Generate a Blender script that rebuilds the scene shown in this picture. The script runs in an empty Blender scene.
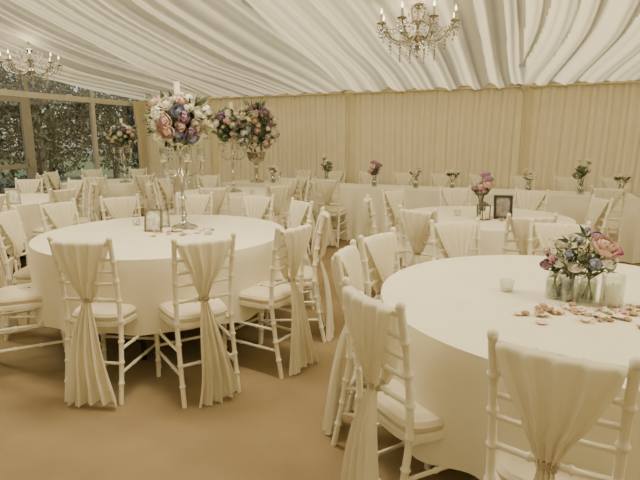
import bpy, math, random
from mathutils import Vector, Matrix
random.seed(7)
pi=math.pi
sin,cos=math.sin,math.cos
C,S=0.9205,0.3907
H_EAVE=2.22; B_EAVE=8.36; B_RIDGE=2.36; SL=0.225
A_L=-7.5; A_R=6.0; B_BACK=-3.64
def P(a,b,z=0): return Vector((a*C+b*S,-a*S+b*C,z))

# ---------------------------------------------------------------- materials
def nodes(m):
    m.use_nodes=True
    nt=m.node_tree
    nt.nodes.clear()
    out=nt.nodes.new('ShaderNodeOutputMaterial')
    return nt,out
def coltex(nt,c,var,scale):
    tc=nt.nodes.new('ShaderNodeTexCoord'); nz=nt.nodes.new('ShaderNodeTexNoise')
    nz.inputs['Scale'].default_value=scale; nz.inputs['Detail'].default_value=4
    nt.links.new(tc.outputs['Object'],nz.inputs['Vector'])
    r=nt.nodes.new('ShaderNodeValToRGB')
    r.color_ramp.elements[0].position=.3; r.color_ramp.elements[1].position=.7
    r.color_ramp.elements[0].color=tuple(max(0,x*(1-var)) for x in c)+(1,)
    r.color_ramp.elements[1].color=tuple(min(1,x*(1+var)) for x in c)+(1,)
    nt.links.new(nz.outputs['Fac'],r.inputs['Fac'])
    return r.outputs['Color'],nz
def pmat(name,c,rough=.6,metal=0,var=.06,scale=12,bump=0,bscale=None,emit=None,spec=.5):
    m=bpy.data.materials.new(name); nt,out=nodes(m)
    b=nt.nodes.new('ShaderNodeBsdfPrincipled')
    co,nz=coltex(nt,c,var,scale)
    nt.links.new(co,b.inputs['Base Color'])
    b.inputs['Roughness'].default_value=rough; b.inputs['Metallic'].default_value=metal
    b.inputs['Specular IOR Level'].default_value=spec
    if emit:
        b.inputs['Emission Color'].default_value=emit[0]+(1,); b.inputs['Emission Strength'].default_value=emit[1]
    if bump:
        n2=nt.nodes.new('ShaderNodeTexNoise'); n2.inputs['Scale'].default_value=bscale or scale*4
        tc=nt.nodes.new('ShaderNodeTexCoord'); nt.links.new(tc.outputs['Object'],n2.inputs['Vector'])
        bp=nt.nodes.new('ShaderNodeBump'); bp.inputs['Strength'].default_value=bump; bp.inputs['Distance'].default_value=.01
        nt.links.new(n2.outputs['Fac'],bp.inputs['Height']); nt.links.new(bp.outputs['Normal'],b.inputs['Normal'])
    nt.links.new(b.outputs[0],out.inputs[0]); return m
def clothmat(name,c,trans=.35,tc_=None,var=.03,scale=6):
    m=bpy.data.materials.new(name); nt,out=nodes(m)
    co,nz=coltex(nt,c,var,scale)
    d=nt.nodes.new('ShaderNodeBsdfDiffuse'); nt.links.new(co,d.inputs['Color'])
    t=nt.nodes.new('ShaderNodeBsdfTranslucent'); t.inputs['Color'].default_value=(tc_ or c)+(1,)
    mx=nt.nodes.new('ShaderNodeMixShader'); mx.inputs[0].default_value=trans
    nt.links.new(d.outputs[0],mx.inputs[1]); nt.links.new(t.outputs[0],mx.inputs[2])
    nt.links.new(mx.outputs[0],out.inputs[0]); return m
def glassmat(name,tint=(.95,.97,.95),g=.12):
    m=bpy.data.materials.new(name); nt,out=nodes(m)
    t=nt.nodes.new('ShaderNodeBsdfTransparent'); t.inputs[0].default_value=tint+(1,)
    gl=nt.nodes.new('ShaderNodeBsdfGlossy'); gl.inputs['Roughness'].default_value=.03
    lw=nt.nodes.new('ShaderNodeLayerWeight'); lw.inputs[0].default_value=.35
    mr=nt.nodes.new('ShaderNodeMath'); mr.operation='MULTIPLY_ADD'; mr.inputs[1].default_value=.5; mr.inputs[2].default_value=g
    nt.links.new(lw.outputs['Facing'],mr.inputs[0])
    mx=nt.nodes.new('ShaderNodeMixShader'); nt.links.new(mr.outputs[0],mx.inputs[0])
    nt.links.new(t.outputs[0],mx.inputs[1]); nt.links.new(gl.outputs[0],mx.inputs[2])
    nt.links.new(mx.outputs[0],out.inputs[0]); return m

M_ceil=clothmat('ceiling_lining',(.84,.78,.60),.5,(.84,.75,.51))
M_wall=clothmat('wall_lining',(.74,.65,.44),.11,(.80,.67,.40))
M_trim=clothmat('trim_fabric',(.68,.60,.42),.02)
M_table=clothmat('tablecloth_linen',(.90,.84,.67),.06)
M_sash=clothmat('chiffon_sash',(.88,.82,.65),.2)
M_chair=pmat('chair_ivory_paint',(.85,.80,.64),.32,var=.04)
M_seat=pmat('seat_pad_fabric',(.72,.64,.47),.9,var=.06,bump=.2,bscale=180)
M_carpet=pmat('carpet_beige',(.305,.230,.128),.98,var=.09,scale=3,bump=.35,bscale=300,spec=.1)
M_black=pmat('black_metal',(.025,.022,.02),.5)
M_silver=pmat('polished_silver',(.50,.47,.40),.25,1,var=.25,scale=40)
M_diam=pmat('diamante_buckle',(.6,.56,.5),.25,.9,var=.5,scale=250)
M_crys=glassmat('crystal_glass',(.70,.69,.65),.30)
M_glass=glassmat('clear_glass')
M_pane=glassmat('window_pane',(.93,.95,.95),.05)
M_frame=pmat('window_frame_paint',(.26,.24,.19),.5)
M_frameW=pmat('window_frame_white',(.50,.46,.37),.5)
M_white=pmat('petal_white',(.86,.82,.71),.7,var=.08,scale=30)
M_cream=pmat('petal_cream',(.82,.74,.55),.7,var=.08,scale=30)
M_pink=pmat('petal_blush',(.75,.52,.46),.7,var=.15,scale=30)
M_mauve=pmat('petal_mauve',(.40,.24,.35),.7,var=.2,scale=30)
M_hot=pmat('petal_rose',(.68,.30,.43),.7,var=.2,scale=30)
M_blue=pmat('petal_lilac_blue',(.34,.35,.5),.7,var=.2,scale=30)
M_leaf=pmat('leaf_green',(.06,.09,.04),.6,var=.4,scale=20)
M_leaf2=pmat('leaf_sage',(.20,.24,.14),.7,var=.3,scale=20)
M_candle=pmat('candle_wax',(.88,.80,.62),.5,emit=((1,.75,.4),.05))
M_bulb=pmat('candle_bulb_glow',(.9,.85,.7),.4,emit=((1,.82,.55),6))
M_water=glassmat('vase_water',(.72,.78,.66),.1)
M_photo=pmat('printed_card',(.72,.68,.60),.6,var=.45,scale=30)
M_dkphoto=pmat('framed_print',(.28,.25,.22),.4,var=.5,scale=30)
M_lantern=pmat('bronze_frame',(.10,.08,.06),.4,.6)
M_grass=pmat('lawn_grass',(.10,.13,.05),.95,var=.4,scale=4,bump=.5,bscale=80)
M_tree=pmat('tree_leaves',(.034,.040,.020),.8,var=.7,scale=3)
M_bark=pmat('tree_bark',(.06,.045,.03),.9,var=.4,scale=10)
M_stone=pmat('pebble_tan',(.42,.27,.16),.7,var=.4,scale=30)

# ---------------------------------------------------------------- mesh builder
class MB:
    def __init__(s): s.v=[];s.f=[];s.m=[];s.mats=[];s.M=Matrix.Identity(4)
    def mi(s,m):
        if m not in s.mats: s.mats.append(m)
        return s.mats.index(m)
    def av(s,p): s.v.append(tuple(s.M@Vector(p))); return len(s.v)-1
    def af(s,idx,m): s.f.append(idx); s.m.append(s.mi(m))
    def grid(s,fn,nu,nv,m,wrapu=False):
        base=len(s.v)
        for j in range(nv+1):
            for i in range(nu+(0 if wrapu else 1)):
                s.av(fn(i/nu,j/nv))
        w=nu if wrapu else nu+1
        for j in range(nv):
            for i in range(nu):
                a=base+j*w+i; b=base+j*w+(i+1)%w
                s.af((a,b,b+w,a+w),m)
    def lathe(s,prof,m,n=16,c=(0,0,0),sx=1,sy=1):
        c=Vector(c); base=len(s.v)
        for r,z in prof:
            for i in range(n):
                t=2*pi*i/n; s.av(c+Vector((r*cos(t)*sx,r*sin(t)*sy,z)))
        for j in range(len(prof)-1):
            for i in range(n):
                a=base+j*n+i; b=base+j*n+(i+1)%n
                s.af((a,b,b+n,a+n),m)
        if prof[0][0]>1e-4: s.af(tuple(base+i for i in reversed(range(n))),m)
        if prof[-1][0]>1e-4: s.af(tuple(base+(len(prof)-1)*n+i for i in range(n)),m)
    def tube(s,path,r,m,n=8,node=None,bump=1.35,step=.05,taper=None):
        path=[Vector(p) for p in path]
        L=[0]
        for i in range(1,len(path)): L.append(L[-1]+(path[i]-path[i-1]).length)
        T=L[-1]; k=max(1,int(T/step)); ts=[(T*i/k,1) for i in range(k+1)]
        if node:
            q=max(1,round(T/node))
            for i in range(1,q):
                x=T*i/q
                ts=[t for t in ts if abs(t[0]-x)>.012 or t[0] in(0,T)]
                ts+=[(x-.009,1),(x-.003,bump),(x+.003,bump),(x+.009,1)]
        ts.sort()
        def at(t):
            for i in range(1,len(L)):
                if t<=L[i]+1e-9:
                    q=(t-L[i-1])/max(1e-9,L[i]-L[i-1]); return path[i-1].lerp(path[i],q)
            return path[-1]
        base=len(s.v); pu=None
        for (t,f) in ts:
            p=at(t); d=(at(min(T,t+.01))-at(max(0,t-.01))).normalized()
            if pu is None: pu=d.orthogonal().normalized()
            u=(pu-d*pu.dot(d)).normalized(); pu=u; w=d.cross(u)
            rr=r*f
            if taper: rr*=1+(taper-1)*t/T
            for i in range(n):
                a=2*pi*i/n; s.av(p+(u*cos(a)+w*sin(a))*rr)
        for j in range(len(ts)-1):
            for i in range(n):
                a=base+j*n+i; b=base+j*n+(i+1)%n
                s.af((a,b,b+n,a+n),m)
        s.af(tuple(base+i for i in reversed(range(n))),m)
        e=base+(len(ts)-1)*n; s.af(tuple(e+i for i in range(n)),m)
    def box(s,c,d,m,rz=0):
        c=Vector(c); R=Matrix.Rotation(rz,3,'Z'); ids=[]
        for x in(-1,1):
            for y in(-1,1):
                for z in(-1,1): ids.append(s.av(c+R@Vector((x*d[0]/2,y*d[1]/2,z*d[2]/2))))
        for f in((0,1,3,2),(4,6,7,5),(0,4,5,1),(2,3,7,6),(0,2,6,4),(1,5,7,3)): s.af(tuple(ids[i] for i in f),m)
    def ball(s,c,r,m,n=10,k=6,sz=1):
        s.lathe([(max(0,r*sin(pi*j/k)),-r*sz*cos(pi*j/k)) for j in range(k+1)],m,n,c)
    def drop(s,c,r,h,m):
        c=Vector(c); t=s.av(c+Vector((0,0,h*.6))); b=s.av(c-Vector((0,0,h*.4)))
        q=[s.av(c+Vector((r*cos(i*pi/2),r*sin(i*pi/2),0))) for i in range(4)]
        for i in range(4):
            s.af((t,q[i],q[(i+1)%4]),m); s.af((b,q[(i+1)%4],q[i]),m)
    def rose(s,c,n,r,m,layers=3,pet=5):
        c=Vector(c); n=Vector(n).normalized(); u=n.orthogonal().normalized(); v=n.cross(u)
        for l in range(layers):
            rr=r*(1-.27*l); th=pi*(.62+.10*l); c0=c+n*(r*.12*l)
            off=random.random()*6
            for k in range(pet):
                ph=off+2*pi*k/pet; w=1.25*pi/pet
                jr=rr*random.uniform(.9,1.1)
                def fn(a,b,ph=ph,w=w,jr=jr,th=th,c0=c0):
                    t=(a*2-1); ang=ph+t*w*(.55+.45*sin(pi*min(1,b*.85)))
                    q=th*b*(1-.10*t*t); fl=1+.10*b*b
                    return c0+n*(-cos(q)*jr*.75)+(u*cos(ang)+v*sin(ang))*(sin(q)*jr*fl+.002)
                s.grid(fn,3,3,m)
        s.ball(c+n*r*.1,r*.42,m,6,4)
    def puff(s,c,r,m,k=14):
        c=Vector(c)
        for i in range(k):
            d=Vector((random.gauss(0,1),random.gauss(0,1),random.gauss(0,1))).normalized()
            p=c+d*r*.75; u=d.orthogonal().normalized(); w=d.cross(u); q=r*.38; a0=random.random()*3
            ids=[s.av(p+(u*cos(a0+j*pi/2)+w*sin(a0+j*pi/2))*q+d*q*.15) for j in range(4)]
            cc=s.av(p-d*q*.3)
            for j in range(4): s.af((cc,ids[j],ids[(j+1)%4]),m)
        s.ball(c,r*.6,m,6,4)
    def leaf(s,p,d,l,w,m):
        p=Vector(p); d=Vector(d).normalized(); u=d.cross(Vector((random.gauss(0,1),random.gauss(0,1),random.gauss(0,1)+.3)))
        if u.length<1e-3: u=d.orthogonal()
        u.normalize(); nn=d.cross(u)
        a=s.av(p); b=s.av(p+d*l*.45+u*w/2+nn*w*.15); c=s.av(p+d*l-nn*w*.2); e=s.av(p+d*l*.45-u*w/2+nn*w*.15); f=s.av(p+d*l*.5)
        for t in((a,b,f),(b,c,f),(c,e,f),(e,a,f)): s.af(t,m)
    def mesh(s,name,smooth=True):
        me=bpy.data.meshes.new(name); me.from_pydata(s.v,[],s.f)
        for m in s.mats: me.materials.append(m)
        me.polygons.foreach_set('material_index',s.m)
        me.polygons.foreach_set('use_smooth',[smooth]*len(s.f))
        me.update()
        if smooth:
            try: me.set_sharp_from_angle(angle=math.radians(50))
            except Exception: pass
        return me
def obj(name,me,loc=(0,0,0),rz=0,sc=1):
    o=bpy.data.objects.new(name,me); bpy.context.scene.collection.objects.link(o)
    o.location=loc; o.rotation_euler=(0,0,rz); o.scale=(sc,sc,sc); return o

# ---------------------------------------------------------------- room shell
mb=MB()
mb.grid(lambda u,v:P(A_L+(A_R-A_L)*u,B_BACK+(B_EAVE-B_BACK)*v,0.0),20,20,M_carpet)
obj('floor',mb.mesh('floor'))
mb=MB()
mb.grid(lambda u,v:P(-45+80*u,-30+70*v,-.06),8,8,M_grass)
obj('lawn_ground',mb.mesh('lawn'))

SEAMS=[-8.6,-5.8,-3.0,-.2,2.6,5.4,8.2]
def bay(a):
    for i in range(len(SEAMS)-1):
        if SEAMS[i]<=a<=SEAMS[i+1]: return (a-SEAMS[i])/(SEAMS[i+1]-SEAMS[i])
    return 0
def pleat(a,s=0):
    x=a+.05*sin(a*2.3+s)
    return .55*sin(2*pi*x/.17+1.5*sin(a*1.7+s))+.35*sin(2*pi*x/.29+s*2)+.25*sin(2*pi*x/.095+2*sin(a*3.1))
def finepleat(a,s=0):
    x=a+.03*sin(a*2.3+s)
    return .55*sin(2*pi*x/.10+1.2*sin(a*1.7+s))+.40*sin(2*pi*x/.31+s*2+sin(a*4))+.3*sin(2*pi*x/.065+2*sin(a*3.1))
def sharp(x):
    return abs(sin(x*pi))*2-1
def ceilz(a,b):
    d=abs(b-B_RIDGE); L=B_EAVE-B_RIDGE; t=d/L
    z=H_EAVE+SL*(L-d)
    q=bay(a); sag=sin(pi*q)**.8
    z-= .26*sag*min(1,(1-t)*2.5)*min(1,.3+t*2)
    z-= .09*sin(pi*t)
    return z
def ceilfn(a,b):
    z=ceilz(a,b)
    t=abs(b-B_RIDGE)/6
    a2=a+.12*sin(b*.9+a*.4)+ (bay(a)-.5)*.5*sin(pi*min(1,t))
    f=1.0*-sharp(a2/.36+.35*sin(a2*1.9))+.6*-sharp(a2/.55+.5*sin(a2*1.1)+.4)+.28*sin(2*pi*a2/.12+2*sin(a2*2.7))
    amp=.032*(.6+.4*sin(a2*1.3+b*.35))+.010
    return P(a,b,z+amp*f)
for nm,b0,b1 in(('ceiling',B_EAVE,B_RIDGE),('ceiling_slope_rear',B_RIDGE,B_BACK)):
    mb=MB()
    n=760 if nm=='ceiling' else 300
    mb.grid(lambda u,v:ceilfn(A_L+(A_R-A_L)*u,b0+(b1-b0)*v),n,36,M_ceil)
    obj(nm,mb.mesh(nm))
def wallcurtain(name,fn,n,m=M_wall,nz=14):
    mb=MB(); mb.grid(fn,n,nz,m); obj(name,mb.mesh(name))
def backfn(u,v):
    a=A_L+(A_R-A_L)*u; z=v*(H_EAVE+.06)
    q=bay(a); pole=max(0,1-min(q,1-q)*2.8/.12)
    off=.010*finepleat(a+.015*sin(z*2+a),3.1)*(.6+.4*(1-abs(v-.5)))
    return P(a,B_EAVE-.02+off-.09*pole,z)
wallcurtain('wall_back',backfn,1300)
def rearfn(u,v):
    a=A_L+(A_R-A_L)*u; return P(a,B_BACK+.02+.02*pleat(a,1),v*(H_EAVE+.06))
wallcurtain('wall_rear',rearfn,200,nz=4)
def rightfn(u,v):
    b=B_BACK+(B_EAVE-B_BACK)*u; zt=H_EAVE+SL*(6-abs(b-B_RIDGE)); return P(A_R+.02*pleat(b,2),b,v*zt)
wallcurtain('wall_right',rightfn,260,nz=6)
mb=MB()
mb.tube([P(A_L,B_EAVE-.07,H_EAVE-.03),P(A_R,B_EAVE-.07,H_EAVE-.03)],.018,M_trim,8,step=.5)
obj('trim_1',mb.mesh('eave_trim'))
mb=MB()
for a in SEAMS[1:-1]:
    mb.lathe([(.028,0),(.028,H_EAVE-.02)],M_trim,12,P(a,B_EAVE-.11,0))
    mb.lathe([(.01,H_EAVE+.0),(.07,H_EAVE-.03),(.04,H_EAVE-.10),(.03,H_EAVE-.12)],M_trim,12,P(a,B_EAVE-.11,0))
obj('trim_2',mb.mesh('pole_covers'))
# left gable - glazed
mb=MB()
rzA=-math.radians(23)
def fbox(a,b,z,da,db,dz,m): mb.box(P(a,b,z),(da,db,dz),m,rz=rzA)
bs=[B_EAVE-1.3*i for i in range(0,10)]
bs=[b for b in bs if b>B_BACK]+[B_BACK]
for i,b in enumerate(bs):
    zt=H_EAVE+SL*(6-abs(b-B_RIDGE))
    fbox(A_L-.03,b if i else b-.04,zt/2,.07,.07,zt,M_frameW if i!=2 else M_frame)
mid=(B_EAVE+B_BACK)/2
fbox(A_L-.03,mid,2.12,.07,12,.09,M_frameW)
fbox(A_L-.03,mid,.06,.07,12,.12,M_frameW)
obj('wall_left',mb.mesh('gable_frame',False))
for i in range(len(bs)-1):
    mb=MB(); b0,b1=bs[i],bs[i+1]; c=(b0+b1)/2; w=abs(b1-b0)-.07
    fr=M_frame
    dr=(i>=2 and i<=3)
    if dr:
        for bb in(b0-.08,b1+.08): fbox(A_L-.02,bb,1.10,.05,.09,1.96,fr)
        fbox(A_L-.02,c,2.03,.05,w,.08,fr); fbox(A_L-.02,c,.2,.05,w,.2,fr); fbox(A_L-.02,c,1.0,.05,w,.07,fr)
        fbox(A_L+.03,b0-.1,1.05,.03,.02,.12,M_silver)
    def pane(u,v,b0=b0,b1=b1):
        b=b0+(b1-b0)*u; return P(A_L-.03,b,.12+v*(1.96))
    mb.grid(pane,1,1,M_pane)
    def pane2(u,v,b0=b0,b1=b1):
        b=b0+(b1-b0)*u; zt=H_EAVE+SL*(6-abs(b-B_RIDGE)); return P(A_L-.03,b,2.16+v*(zt-2.16))
    mb.grid(pane2,2,1,M_pane)
    obj(('door_%d'%(i-1)) if dr else 'window_%d'%(i+1),mb.mesh('glazing',False))
mb=MB()
mb.grid(lambda u,v:P(A_L+.09+.035*sin(u*2*pi*5),B_EAVE-.08-.30*u*(1-.25*sin(pi*v)),.02+v*2.15),60,12,M_trim)
obj('gathered_curtain',mb.mesh('gathered_curtain'))

# outside: trees
def tree(seed,h,r,n):
    random.seed(seed); mb=MB()
    mb.tube([(0,0,0),(.05,.03,h*.3),(-.03,.05,h*.6)],.13,M_bark,8,taper=.5)
    for k in range(6):
        a=k*1.05; mb.tube([(0,0,h*.35+.1*k),(r*.4*cos(a),r*.4*sin(a),h*.5+.1*k),(r*.8*cos(a),r*.8*sin(a),h*.65+.1*k)],.05,M_bark,6,taper=.4)
    for i in range(n):
        d=Vector((random.gauss(0,1),random.gauss(0,1),random.gauss(0,1))).normalized()
        q=random.uniform(.45,1)
        p=Vector((d.x*r*q,d.y*r*q,h*.55+d.z*h*.5*q))
        if p.z<.1: continue
        for j in range(4):
            dd=Vector((random.gauss(0,1),random.gauss(0,1),random.gauss(0,1)))
            mb.leaf(p,dd,.13,.06,M_tree)
    return mb.mesh('tree',False)
tA=tree(3,4.6,1.7,1500); tB=tree(9,3.8,1.5,1200)
for i,(a,b) in enumerate([(-11.5,12.5),(-12.5,9.8),(-11,7.0),(-12.2,4.6),(-14.5,11.8),(-15,8.2),(-15,15.0)]):
    obj('garden_tree',tA if i%2 else tB,P(a,b,-.06),i*1.3,1+.12*(i%3))

# ---------------------------------------------------------------- chair
def lerp_rows(rows,t):
    x=t*(len(rows)-1); i=min(int(x),len(rows)-2); q=x-i
    def g(k): return rows[max(0,min(len(rows)-1,k))]
    p0,p1,p2,p3=g(i-1),g(i),g(i+1),g(i+2)
    return [0.5*((2*b)+(-a+c)*q+(2*a-5*b+4*c-d)*q*q+(-a+3*b-3*c+d)*q**3) for a,b,c,d in zip(p0,p1,p2,p3)]
def chair_mesh(seed):
    random.seed(seed); mb=MB(); nd=.115
    mb.M=Matrix.Diagonal((.91,.95,1,1))
    for s in(-1,1):
        mb.tube([(s*.172,-.275,0),(s*.17,-.235,.2),(s*.168,-.200,.43),(s*.168,-.205,.58),(s*.171,-.228,.75),(s*.175,-.262,.905)],.0145,M_chair,8,node=nd)
        mb.ball((s*.175,-.264,.912),.018,M_chair,8,5)
        mb.tube([(s*.196,.195,0),(s*.188,.18,.43)],.0145,M_chair,8,node=nd)
        for z in(.17,.30):
            mb.tube([(s*.172,-.24+(.02 if z>.2 else 0),z),(s*.192,.187,z)],.009,M_chair,6,node=.14)
        mb.tube([(s*.192,.05,.31),(s*.19,.18,.39)],.007,M_chair,6)
    for z in(.2,.30):
        mb.tube([(-.19,.188,z),(.19,.188,z)],.009,M_chair,6,node=.13)
    mb.tube([(-.17,-.232,.22),(.17,-.232,.22)],.009,M_chair,6,node=.12)
    for z,y,r in((.885,-.256,.013),(.80,-.238,.009),(.73,-.224,.009),(.66,-.214,.009),(.57,-.205,.010)):
        mb.tube([(-.17,y,z),(-.09,y-.016,z+.004),(0,y-.022,z+.006),(.09,y-.016,z+.004),(.17,y,z)],r,M_chair,7,node=.11,bump=1.4)
    def outline(t,inset,z):
        a=2*pi*t; n=4.5
        cx=abs(cos(a))**(2/n)*(1 if cos(a)>=0 else -1); cy=abs(sin(a))**(2/n)*(1 if sin(a)>=0 else -1)
        y=cy*(.205-inset); w=.188+.016*cy-inset
        return (cx*w,y,z)
    rows=[(.0,.415),(0,.438),(.012,.443),(.004,.452),(.0,.468),(.012,.484),(.04,.494),(.10,.499),(.16,.5),(.185,.5)]
    for k,(i0,i1,m) in enumerate([(0,2,M_chair),(2,9,M_seat)]):
        for j in range(i0,i1):
            mb.grid(lambda u,v,j=j:outline(u,rows[j][0]+(rows[j+1][0]-rows[j][0])*v,rows[j][1]+(rows[j+1][1]-rows[j][1])*v),32,1,m,wrapu=True)
    mb.box((0,0,.425),(.34,.37,.015),M_chair)
    ph=random.random()*6; sh=random.uniform(-.04,.04); wv=random.uniform(.9,1.2); ws=random.uniform(-.012,.012)
    back=[(.903,-.268,.158,.002),(.893,-.292,.158,.004),(.85,-.292,.147,.007),(.78,-.285,.116,.009),(.70,-.268,.078,.010),(.63,-.252,.044,.010),(.575,-.244,.025,.008),
          (.53,-.258,.032,.010),(.43,-.285,.058*wv,.014),(.30,-.305,.085*wv,.017),(.15,-.315,.110*wv,.020),(.012,-.322,.140*wv,.024)]
    def fb(u,v):
        z,y,w,am=lerp_rows(back,v); x=(u*2-1)
        tail=max(0,(.56-z)/.56)
        yy=y-am*sin(x*2*pi*1.9+ph+tail*1.5)-am*.5*sin(x*2*pi*4.1+ph*2+sin(z*6))
        bow=-.018*(1-x*x) if z>.6 else 0
        lo=max(0,(.2-z))*.10*sin(x*2+ph)
        return (x*w+sh*tail+.010*sin(z*11+ph)*tail+ws*(1 if z<.7 else 0),yy+bow,max(.006,z+lo))
    mb.grid(fb,40,44,M_sash)
    front=[(.903,-.268,.158,.002),(.893,-.244,.156,.003),(.85,-.224,.145,.005),(.78,-.208,.113,.006),(.70,-.19,.074,.007),(.63,-.182,.042,.007),(.575,-.20,.022,.005)]
    def ff(u,v):
        z,y,w,am=lerp_rows(front,v); x=(u*2-1)
        return (x*w,y+am*sin(x*2*pi*2.7+ph)-.018*(1-x*x)*max(0,(z-.6)/.3),z)
    mb.grid(ff,30,20,M_sash)
    mb.lathe([(.022,.560),(.033,.563),(.035,.575),(.033,.587),(.022,.590)],M_diam,14,(ws,-.228,0),1,.8)
    return mb.mesh('dining_chair')
CH=[chair_mesh(s) for s in(1,2,3,4,5,6)]
cc=0
def chair_at(x,y,face):
    global cc
    fx,fy=cos(face),sin(face)
    obj('dining_chair',CH[cc%6],(x+.25*fx,y+.25*fy,0),face-pi/2); cc+=1
def ring(c,R,angs):
    for a in angs:
        j=random.uniform(-2.5,2.5); t=math.radians(a)
        chair_at(c[0]+R*cos(t),c[1]+R*sin(t),t+pi+math.radians(j))

# ---------------------------------------------------------------- tables
def table_mesh(R,seed,hem=.30):
    random.seed(seed); mb=MB(); p1,p2,p3=[random.random()*6 for _ in range(3)]
    def top(u,v):
        t=2*pi*u; r=R*v; return (r*cos(t),r*sin(t),.75+.0006*sin(9*t)*v)
    mb.grid(top,96,8,M_table,wrapu=True)
    def sk(u,v):
        t=2*pi*u
        f=sin(11*t+p1+.8*sin(2*t))*.6+.4*sin(17*t+p2)+.3*sin(5*t+p3)
        q=min(1,v*6); e=sin(q*pi/2)
        k=v**1.1
        r=R+.006*e+ .004*k + .036*f*k
        z=.75-.008*(1-cos(q*pi/2))-(.742-hem)*v - .012*k*sin(3*t+p3)
        return (r*cos(t),r*sin(t),z)
    mb.grid(sk,192,18,M_table,wrapu=True)
    mb.lathe([(R-.04,.715),(R-.01,.72),(R-.01,.74),(R-.04,.745)],M_bark,48)
    for s in(-1,1):
        x=s*R*.5
        for y in(-.32,.32):
            mb.tube([(x,y,.72),(x,y,.0)],.016,M_black,8)
        mb.tube([(x,-.32,.12),(x,.32,.12)],.012,M_black,8); mb.tube([(x,-.32,.60),(x,.32,.60)],.012,M_black,8)
        mb.tube([(x,0,.60),(s*.08,0,.71)],.01,M_black,6)
    return mb.mesh('round_table')
T1=(-1.13,3.60); T4=(1.09,2.03); T2=(1.45,4.36); T6=(-1.12,6.45); T5=(-3.65,5.6); T9=(-3.35,8.05)
big=table_mesh(.87,1); t4=table_mesh(.825,2); sm=table_mesh(.72,5)
obj('round_table',big,(*T1,0),.9); obj('round_table',t4,(*T4,0),.6); obj('round_table',sm,(*T2,0),.3)
obj('round_table',sm,(*T6,0),1.3); obj('round_table',sm,(*T5,0),2.3); obj('round_table',sm,(*T9,0),.3)
random.seed(5)
chair_at(-1.235,2.52,math.radians(84)); chair_at(-.60,2.55,math.radians(122))
ring(T1,1.13,[127,93,60,30,155,183])
chair_at(-.155,2.93,math.radians(147)); chair_at(.02,3.5,math.radians(180))
chair_at(-2.06,2.90,math.radians(30))
chair_at(.17,1.59,math.radians(28)); chair_at(.585,1.145,math.radians(57))
ring(T4,1.0,[166,141]); ring(T4,1.09,[103,69])
ring(T2,1.02,[-91,-136,179,134,90,46,0])
ring(T6,1.02,[-92,-50,-10,30,120,165,210])
ring(T5,1.02,[-60,-20,20,60,100,140,220,260])
ring(T9,1.0,[-80,-40,0,40,85,130,175,220])

# head table
mb=MB()
a0,a1,b0,b1=-4.5,1.15,6.65,7.35
def rect(t):
    L=a1-a0; W=b1-b0; T=2*(L+W); x=t*T
    if x<L: return a0+x,b0,(0,-1)
    x-=L
    if x<W: return a1,b0+x,(1,0)
    x-=W
    if x<L: return a1-x,b1,(0,1)
    x-=L; return a0,b1-x,(-1,0)
mb.grid(lambda u,v:P(a0+(a1-a0)*u,b0+(b1-b0)*v,.75),30,4,M_table)
def hsk(u,v):
    a,b,n=rect(min(u,.9999)); f=.5+.5*sin(2*pi*u*62+2*sin(u*40)); o=.01+v*.06*f
    return P(a+n[0]*o,b+n[1]*o,.75-.74*v)
mb.grid(hsk,600,8,M_table)
obj('head_table',mb.mesh('head_table'))
random.seed(8)
for i in range(10):
    a=-4.2+i*.58; p=P(a,7.85,0); chair_at(p.x,p.y,math.radians(247))
for a in(1.75,2.3):
    p=P(a,6.9,0); chair_at(p.x,p.y,math.radians(200))
for a in(-3.05,-2.5,.75):
    p=P(a,6.12,0); chair_at(p.x,p.y,math.radians(67+random.uniform(-6,6)))

# ---------------------------------------------------------------- flowers
def arrangement(mb,c,rx,rz,n,pal,br=(.035,.06),leafn=80,low=-.75):
    c=Vector(c)
    for i in range(n):
        z=1-(i+.5)/n*(1-low); t=i*2.39996+random.uniform(-.2,.2); s=math.sqrt(max(0,1-z*z))
        d=Vector((s*cos(t),s*sin(t),z)); q=random.uniform(.8,1.04)
        p=c+Vector((d.x*rx*q,d.y*rx*q,d.z*rz*q)); r=random.uniform(*br); m=random.choice(pal)
        if random.random()<.6: mb.rose(p,d,r,m)
        else: mb.puff(p,r*1.05,m,22)
    for i in range(leafn):
        d=Vector((random.gauss(0,1),random.gauss(0,1),random.gauss(0,.8))).normalized()
        p=c+Vector((d.x*rx,d.y*rx,d.z*rz))*.8
        mb.leaf(p,d+Vector((random.gauss(0,.3),random.gauss(0,.3),random.gauss(0,.3))),random.uniform(.06,.11),random.uniform(.03,.045),random.choice([M_leaf,M_leaf2,M_leaf]))
    mb.ball(c,min(rx,rz)*.72,M_leaf,12,8)
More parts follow.
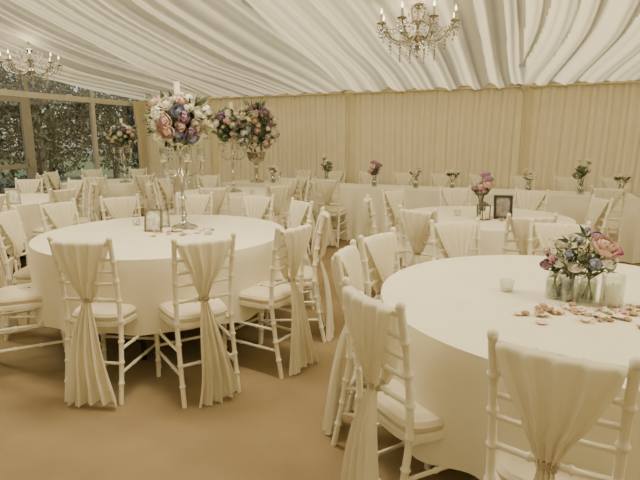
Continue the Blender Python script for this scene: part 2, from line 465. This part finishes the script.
def candelabra(seed,pal):
    random.seed(seed); mb=MB()
    mb.lathe([(.10,0),(.10,.008),(.085,.02),(.05,.03),(.022,.05),(.016,.08),(.028,.095),(.016,.11),(.012,.2),(.02,.215),(.03,.23),(.02,.245),(.012,.26),(.012,.38),(.024,.395),(.034,.42),(.02,.445),(.012,.46),(.013,.58),(.03,.60),(.08,.625),(.09,.64),(.0,.64)],M_silver,18)
    for k in range(5):
        a=2*pi*k/5+.3; ca,sa=cos(a),sin(a)
        pts=[(.015,.43),(.06,.39),(.11,.40),(.145,.45),(.15,.50)]
        mb.tube([(r*ca,r*sa,z) for r,z in pts],.007,M_silver,7)
        mb.lathe([(.008,.495),(.035,.51),(.038,.52),(.02,.52)],M_silver,10,(.15*ca,.15*sa,0))
        mb.lathe([(.018,.52),(.028,.54),(.03,.60),(.029,.60),(.027,.545),(.0,.53)],M_glass,10,(.15*ca,.15*sa,0))
        mb.lathe([(.012,.525),(.012,.56),(0,.562)],M_candle,8,(.15*ca,.15*sa,0))
        for q in range(5):
            mb.drop((.15*ca,.15*sa,.48-.03*q),.009,.026,M_crys)
        for q in range(3):
            mb.drop((.09*ca,.09*sa,.37-.03*q),.008,.024,M_crys)
    for k in range(12):
        a=2*pi*k/12
        for q in range(4): mb.drop((.088*cos(a),.088*sin(a),.61-.028*q),.008,.024,M_crys)
    arrangement(mb,(0,0,.80),.215,.185,66,pal,(.035,.055),110,-.9)
    for i in range(16):
        a=random.random()*2*pi
        d=Vector((cos(a),sin(a),random.uniform(-.5,.9)))
        mb.leaf(Vector((0,0,.80))+d*.18,d,.10,.035,random.choice([M_leaf,M_leaf2]))
    mb.lathe([(.022,.9),(.022,1.07),(.018,1.075),(0,1.07)],M_candle,12)
    mb.tube([(0,0,1.07),(.002,0,1.085)],.0015,M_black,5)
    return mb.mesh('floral_candelabra')
pal1=[M_white,M_white,M_cream,M_white,M_pink,M_mauve,M_white,M_blue,M_cream,M_leaf2,M_white,M_pink]
pal2=[M_white,M_white,M_pink,M_mauve,M_cream,M_blue,M_white,M_leaf,M_leaf2]
cA=candelabra(14,pal1); cB=candelabra(12,pal2)
obj('floral_candelabra',cA,(-1.04,3.78,.75))
obj('floral_candelabra',cB,(-1.12,6.5,.75),1.0,1.05)
obj('floral_candelabra',cB,(-3.1,8.0,.75),2.0,.92)
obj('floral_candelabra',cA,(-4.1,5.55,.75),2.0,.85)
random.seed(21); mb=MB()
mb.lathe([(.12,0),(.12,.02),(.06,.04),(.03,.07),(.025,.2),(.05,.23),(.03,.26),(.04,.3),(.11,.34),(.14,.4),(.15,.46),(.17,.48),(.0,.47)],M_silver,20)
arrangement(mb,(0,0,.82),.33,.38,95,pal2,(.04,.07),220)
for i in range(14):
    a=i*.45; mb.leaf((.1*cos(a),.1*sin(a),1.12),(cos(a)*.5,sin(a)*.5,1),.18,.03,M_leaf2)
p=P(-4.07,7.0,.75); obj('flower_urn_arrangement',mb.mesh('flower_urn'),p)

def budvase(seed,pal,h=.10,tall=.12,n=5):
    random.seed(seed); mb=MB()
    mb.lathe([(.028,0),(.035,.01),(.036,h*.7),(.024,h*.85),(.026,h),(.023,h),(.021,h*.85),(.032,h*.68),(.03,.012),(0,.01)],M_glass,14)
    mb.lathe([(.029,.012),(.031,h*.5),(0,h*.5)],M_water,12)
    for i in range(n):
        a=i*2.4; r=.055*(.3+random.random()); z=h+tall*random.uniform(.3,1)
        mb.tube([(.01*cos(a),.01*sin(a),.015),(.012*cos(a),.012*sin(a),h),(r*cos(a),r*sin(a),z)],.002,M_leaf,5)
        mb.rose((r*cos(a),r*sin(a),z),(cos(a)*.5,sin(a)*.5,1),random.uniform(.02,.038),random.choice(pal))
        for k in range(4): mb.leaf((r*.5*cos(a),r*.5*sin(a),(z+h)/2),(cos(a+k),sin(a+k),.7),.07,.025,random.choice([M_leaf,M_leaf2]))
    return mb.mesh('bud_vase')
vs=[budvase(1,[M_cream,M_white],n=6),budvase(2,[M_white,M_leaf2],tall=.26,n=8),budvase(3,[M_hot,M_mauve],tall=.2,n=7),budvase(4,[M_cream,M_white],tall=.16,n=7)]
for a,k in((-3.75,0),(-2.85,1),(-2.1,2),(-1.5,3),(-1.0,0),(-.05,3),(.55,1),(.98,0)):
    obj('bud_vase',vs[k],P(a,6.95,.75),a*3,1.2)

def frame(w,h,mf,mp):
    mb=MB(); t=.014
    mb.M=Matrix.Rotation(math.radians(-10),4,'X')
    mb.box((-w/2,0,h/2),(t,.014,h+t),mf); mb.box((w/2,0,h/2),(t,.014,h+t),mf)
    mb.box((0,0,h),(w,.014,t),mf); mb.box((0,0,.006),(w,.014,t),mf)
    mb.box((0,.003,h/2),(w-t,.004,h-t),mp)
    mb.M=Matrix.Identity(4)
    mb.tube([(0,.01+h*.13,h*.7),(0,.10,.003)],.004,mf,6)
    return mb.mesh('picture_frame',False)
f1=frame(.12,.16,M_silver,M_photo); f2=frame(.10,.14,M_black,M_dkphoto)
obj('picture_frame',f1,(-1.22,3.60,.753),-.1)
obj('picture_frame',f1,(-1.21,3.80,.753),.5,.8)
obj('picture_frame',f2,(1.56,4.22,.753),-.1,1.35)
obj('picture_frame',f1,(-3.2,5.2,.753),.6)
obj('bud_vase',budvase(31,[M_hot,M_mauve,M_mauve,M_pink],h=.12,tall=.22,n=14),(1.43,4.42,.75),0,1.1)
mb=MB()
for x in(-.045,.045):
    for y in(-.045,.045): mb.box((x,y,.075),(.008,.008,.15),M_lantern)
for z in(.004,.15): mb.box((0,0,z),(.1,.1,.008),M_lantern)
mb.lathe([(.06,.154),(.03,.18),(.01,.19),(0,.19)],M_lantern,4)
mb.lathe([(.025,.008),(.025,.09),(0,.09)],M_candle,12)
obj('candle_lantern',mb.mesh('candle_lantern',False),(1.38,4.18,.752),.3,.8)
def tealight():
    mb=MB()
    mb.lathe([(.02,0),(.026,.004),(.032,.05),(.030,.05),(.025,.007),(0,.006)],M_glass,14)
    mb.lathe([(.019,.008),(.019,.022),(0,.022)],M_candle,12)
    mb.tube([(0,0,.022),(0,0,.03)],.001,M_black,4)
    return mb.mesh('tealight_holder')
tl=tealight()
for q in((.83,2.14),(1.42,1.72),(1.22,4.4),(-.80,3.50),(-1.45,3.90),(-.85,6.25)):
    obj('tealight_holder',tl,(*q,.751))

random.seed(44); mb=MB()
Rv=Vector((.88,-.48,0)); Fv=Vector((.48,.88,0))
def W(r,f,z): return Rv*r+Fv*f+Vector((0,0,z))
for r,f,h in((-.075,.0,.12),(-.01,-.04,.11),(.055,.02,.13),(-.03,.06,.12)):
    c=W(r,f,0)
    mb.lathe([(.030,0),(.036,.008),(.037,h*.7),(.026,h*.86),(.029,h),(.026,h),(.023,h*.86),(.033,h*.68),(.032,.01),(0,.008)],M_glass,18,c)
    mb.lathe([(.031,.01),(.033,h*.6),(0,h*.6)],M_water,16,c)
    for k in range(12):
        a=random.random()*6; mb.tube([c+Vector((.02*cos(a),.02*sin(a),.012)),c+Vector((-.012*cos(a),-.012*sin(a),h)),c+Vector((.05*cos(a+1),.05*sin(a+1),h+.07))],.0026,M_leaf,5)
bl=[(-.11,0,.15,.028,M_mauve),(-.09,-.03,.18,.024,M_hot),(-.12,.02,.20,.02,M_pink),(-.06,-.04,.17,.026,M_white),(-.03,-.05,.21,.022,M_blue),(-.05,.03,.24,.026,M_white),
 (0,-.06,.16,.028,M_white),(.02,-.04,.20,.026,M_leaf2),(.0,.03,.26,.022,M_blue),(.04,-.02,.24,.022,M_cream),(.10,-.02,.255,.048,M_pink),(.135,.02,.23,.034,M_hot),(.07,.05,.28,.026,M_mauve),
 (.07,-.06,.18,.030,M_blue),(.12,-.05,.19,.026,M_white),(-.09,.06,.24,.022,M_cream),(-.03,0,.285,.018,M_white),(.03,.06,.30,.016,M_blue)]
for r,f,z,s_,m in bl:
    if s_>.024 and m not in(M_leaf2,M_blue): mb.rose(W(r,f,z),W(r,f*.5-.1,.25),s_,m,4,6)
    else: mb.puff(W(r,f,z),s_,m,20)
    mb.tube([W(r*.5,f*.5,.11),W(r,f,z-.01)],.002,M_leaf,5)
    for k in range(5):
        mb.leaf(W(r*.9,f*.9,z-.03),(random.gauss(0,1),random.gauss(0,1),random.gauss(.3,.7)),random.uniform(.045,.07),.02,random.choice([M_leaf,M_leaf,M_leaf2]))
for k in range(80):
    mb.puff(W(random.gauss(0,.06),random.gauss(0,.04),random.uniform(.15,.30)),.006,random.choice([M_white,M_leaf2]),4)
for k in range(60):
    mb.leaf(W(random.gauss(0,.05),random.gauss(0,.03),random.uniform(.12,.2)),(random.gauss(0,1),random.gauss(0,1),random.gauss(.5,.7)),.06,.02,random.choice([M_leaf,M_leaf2]))
obj('flower_jar_posy',mb.mesh('flower_jar_posy'),(1.06,2.01,.751),0,.97)
mb=MB()
mb.lathe([(.035,0),(.043,.006),(.043,.13),(.040,.13),(.039,.01),(0,.008)],M_glass,24)
mb.lathe([(.030,.01),(.030,.085),(.026,.09),(0,.088)],M_candle,20)
mb.tube([(0,0,.087),(0,0,.098)],.0015,M_black,5)
obj('pillar_candle_in_glass',mb.mesh('pillar_candle'),(1.175,1.93,.751))
def petals(seed,cx,cy,sx,sy,n,z=.753,stone=.25):
    random.seed(seed); mb=MB()
    for i in range(n):
        x=cx+random.gauss(0,sx); y=cy+random.gauss(0,sy); a=random.random()*6; r=random.uniform(.012,.026)
        if random.random()<stone: mb.ball((x,y,z+r*.25),r*.7,M_stone,8,5,.5); continue
        m=random.choice([M_white,M_cream,M_pink,M_stone,M_cream])
        tl_=random.uniform(.2,.8)
        mb.grid(lambda u,v:(x+cos(a)*(u-.5)*2*r-sin(a)*(v-.5)*2*r*sin(pi*(.15+.7*u)),y+sin(a)*(u-.5)*2*r+cos(a)*(v-.5)*2*r*sin(pi*(.15+.7*u)),z+r*tl_*((2*u-1)**2+(2*v-1)**2)*.5),4,4,m)
    return mb.mesh('petals')
obj('scattered_rose_petals',petals(1,1.08,1.84,.13,.055,64))
obj('scattered_rose_petals',petals(2,-1.06,3.58,.12,.07,34))
obj('scattered_rose_petals',petals(3,1.47,4.2,.1,.06,20))

# ---------------------------------------------------------------- chandelier
def chandelier(seed):
    random.seed(seed); mb=MB()
    mb.lathe([(0,-.20),(.03,-.185),(.035,-.16),(.015,-.14),(.012,-.12),(.06,-.09),(.075,-.06),(.05,-.03),(.02,-.01),(.016,.05),(.035,.08),(.04,.10),(.018,.13),(.014,.2),(.05,.23),(.055,.25),(.02,.27),(.012,.33),(.02,.36),(0,.37)],M_silver,14)
    for k in range(8):
        a=2*pi*k/8+.2; ca,sa=cos(a),sin(a)
        pts=[(.05,-.05),(.11,-.10),(.19,-.12),(.27,-.09),(.33,-.02),(.37,.01),(.39,.04)]
        mb.tube([(r*ca,r*sa,z) for r,z in pts],.009,M_silver,7,step=.03)
        e=(.39*ca,.39*sa,0)
        mb.lathe([(.01,.035),(.045,.045),(.048,.055),(.015,.055)],M_silver,12,e)
        mb.lathe([(.012,.055),(.012,.14),(0,.14)],M_frameW,8,e)
        mb.lathe([(.004,.14),(.011,.155),(.009,.175),(0,.20)],M_bulb,8,e)
        for j in range(6):
            b=j*pi/3; mb.drop((.39*ca+.043*cos(b),.39*sa+.043*sin(b),.02),.009,.035,M_crys)
            mb.drop((.39*ca+.043*cos(b),.39*sa+.043*sin(b),-.02),.011,.045,M_crys)
        mb.drop((.39*ca,.39*sa,-.07),.013,.06,M_crys)
        for q in range(13):
            t=q/12; r=.05+.33*t; z=.25-.22*t-.12*sin(pi*t)
            mb.drop((r*ca,r*sa,z),.011,.028,M_crys)
        a2=a+2*pi/8
        for q in range(1,8):
            t=q/8; x=.39*(ca*(1-t)+cos(a2)*t); y=.39*(sa*(1-t)+sin(a2)*t)
            mb.drop((x,y,.03-.09*sin(pi*t)),.011,.028,M_crys)
        for q in range(5): mb.drop((.19*ca,.19*sa,-.145-.035*q),.012,.036,M_crys)
        for q in range(4): mb.drop((.30*ca,.30*sa,-.09-.035*q),.012,.036,M_crys)
        mb.tube([(.02*ca,.02*sa,.10),(.09*ca,.09*sa,.07),(.15*ca,.15*sa,.11),(.17*ca,.17*sa,.18)],.006,M_silver,6,step=.03)
        mb.drop((.17*ca,.17*sa,.15),.012,.05,M_crys)
        mb.drop((.17*ca,.17*sa,.19),.014,.05,M_crys)
        mb.drop((.06*ca,.06*sa,.21),.012,.045,M_crys)
        mb.drop((.07*ca,.07*sa,-.13),.012,.05,M_crys)
        mb.drop((.07*ca,.07*sa,-.18),.012,.05,M_crys)
    mb.drop((0,0,-.24),.025,.09,M_crys)
    z=.37
    while z<.62:
        mb.tube([(.008*cos(t),0,z+.014*sin(t)) if int(z*50)%2 else (0,.008*cos(t),z+.014*sin(t)) for t in [i*pi/4 for i in range(9)]],.003,M_silver,5,step=.02); z+=.022
    mb.lathe([(.05,.60),(.05,.615),(.02,.63),(0,.63)],M_silver,14)
    return mb.mesh('crystal_chandelier')
ch=chandelier(2)
obj('crystal_chandelier',ch,(.92,5.0,2.42),0,.92)
obj('crystal_chandelier',ch,(-3.83,6.95,2.36),.3,.86)
for q in((.92,5.0,2.72),(-3.83,6.95,2.62)):
    l=bpy.data.lights.new('chandelier_glow','POINT'); l.energy=8; l.color=(1,.82,.60); l.shadow_soft_size=.2
    o=bpy.data.objects.new('chandelier_glow',l); o.location=q; bpy.context.scene.collection.objects.link(o)

# ---------------------------------------------------------------- lights
w=bpy.data.worlds.new('world'); bpy.context.scene.world=w; w.use_nodes=True
nt=w.node_tree; bg=nt.nodes['Background']
sky=nt.nodes.new('ShaderNodeTexSky'); sky.sky_type='NISHITA'; sky.sun_disc=False; sky.sun_elevation=math.radians(25); sky.sun_rotation=2
nt.links.new(sky.outputs[0],bg.inputs[0]); bg.inputs[1].default_value=.15
s=bpy.data.lights.new('sun','SUN'); s.energy=8.3; s.angle=math.radians(12); s.color=(1,.91,.71)
o=bpy.data.objects.new('sun',s); bpy.context.scene.collection.objects.link(o)
d=P(.72,.38,.58); o.rotation_mode='QUATERNION'; o.rotation_quaternion=d.to_track_quat('Z','Y')
for a in(-5.2,-1.5,2.2):  # added area fills under the ridge, out of view, not actual fittings
    l=bpy.data.lights.new('added_ridge_fill','AREA'); l.energy=70; l.shape='RECTANGLE'; l.size=1.4; l.size_y=.4; l.color=(1,.86,.63)
    o=bpy.data.objects.new('added_ridge_fill',l); o.location=P(a,B_RIDGE,3.2); o.rotation_euler=(0,0,rzA); bpy.context.scene.collection.objects.link(o)

# ---------------------------------------------------------------- camera
cam=bpy.data.cameras.new('camera'); cam.lens=28.125; cam.sensor_width=36; cam.clip_start=.05
o=bpy.data.objects.new('camera',cam); o.location=(0,0,1.41); o.rotation_euler=(math.radians(78.7),0,0)
bpy.context.scene.collection.objects.link(o); bpy.context.scene.camera=o
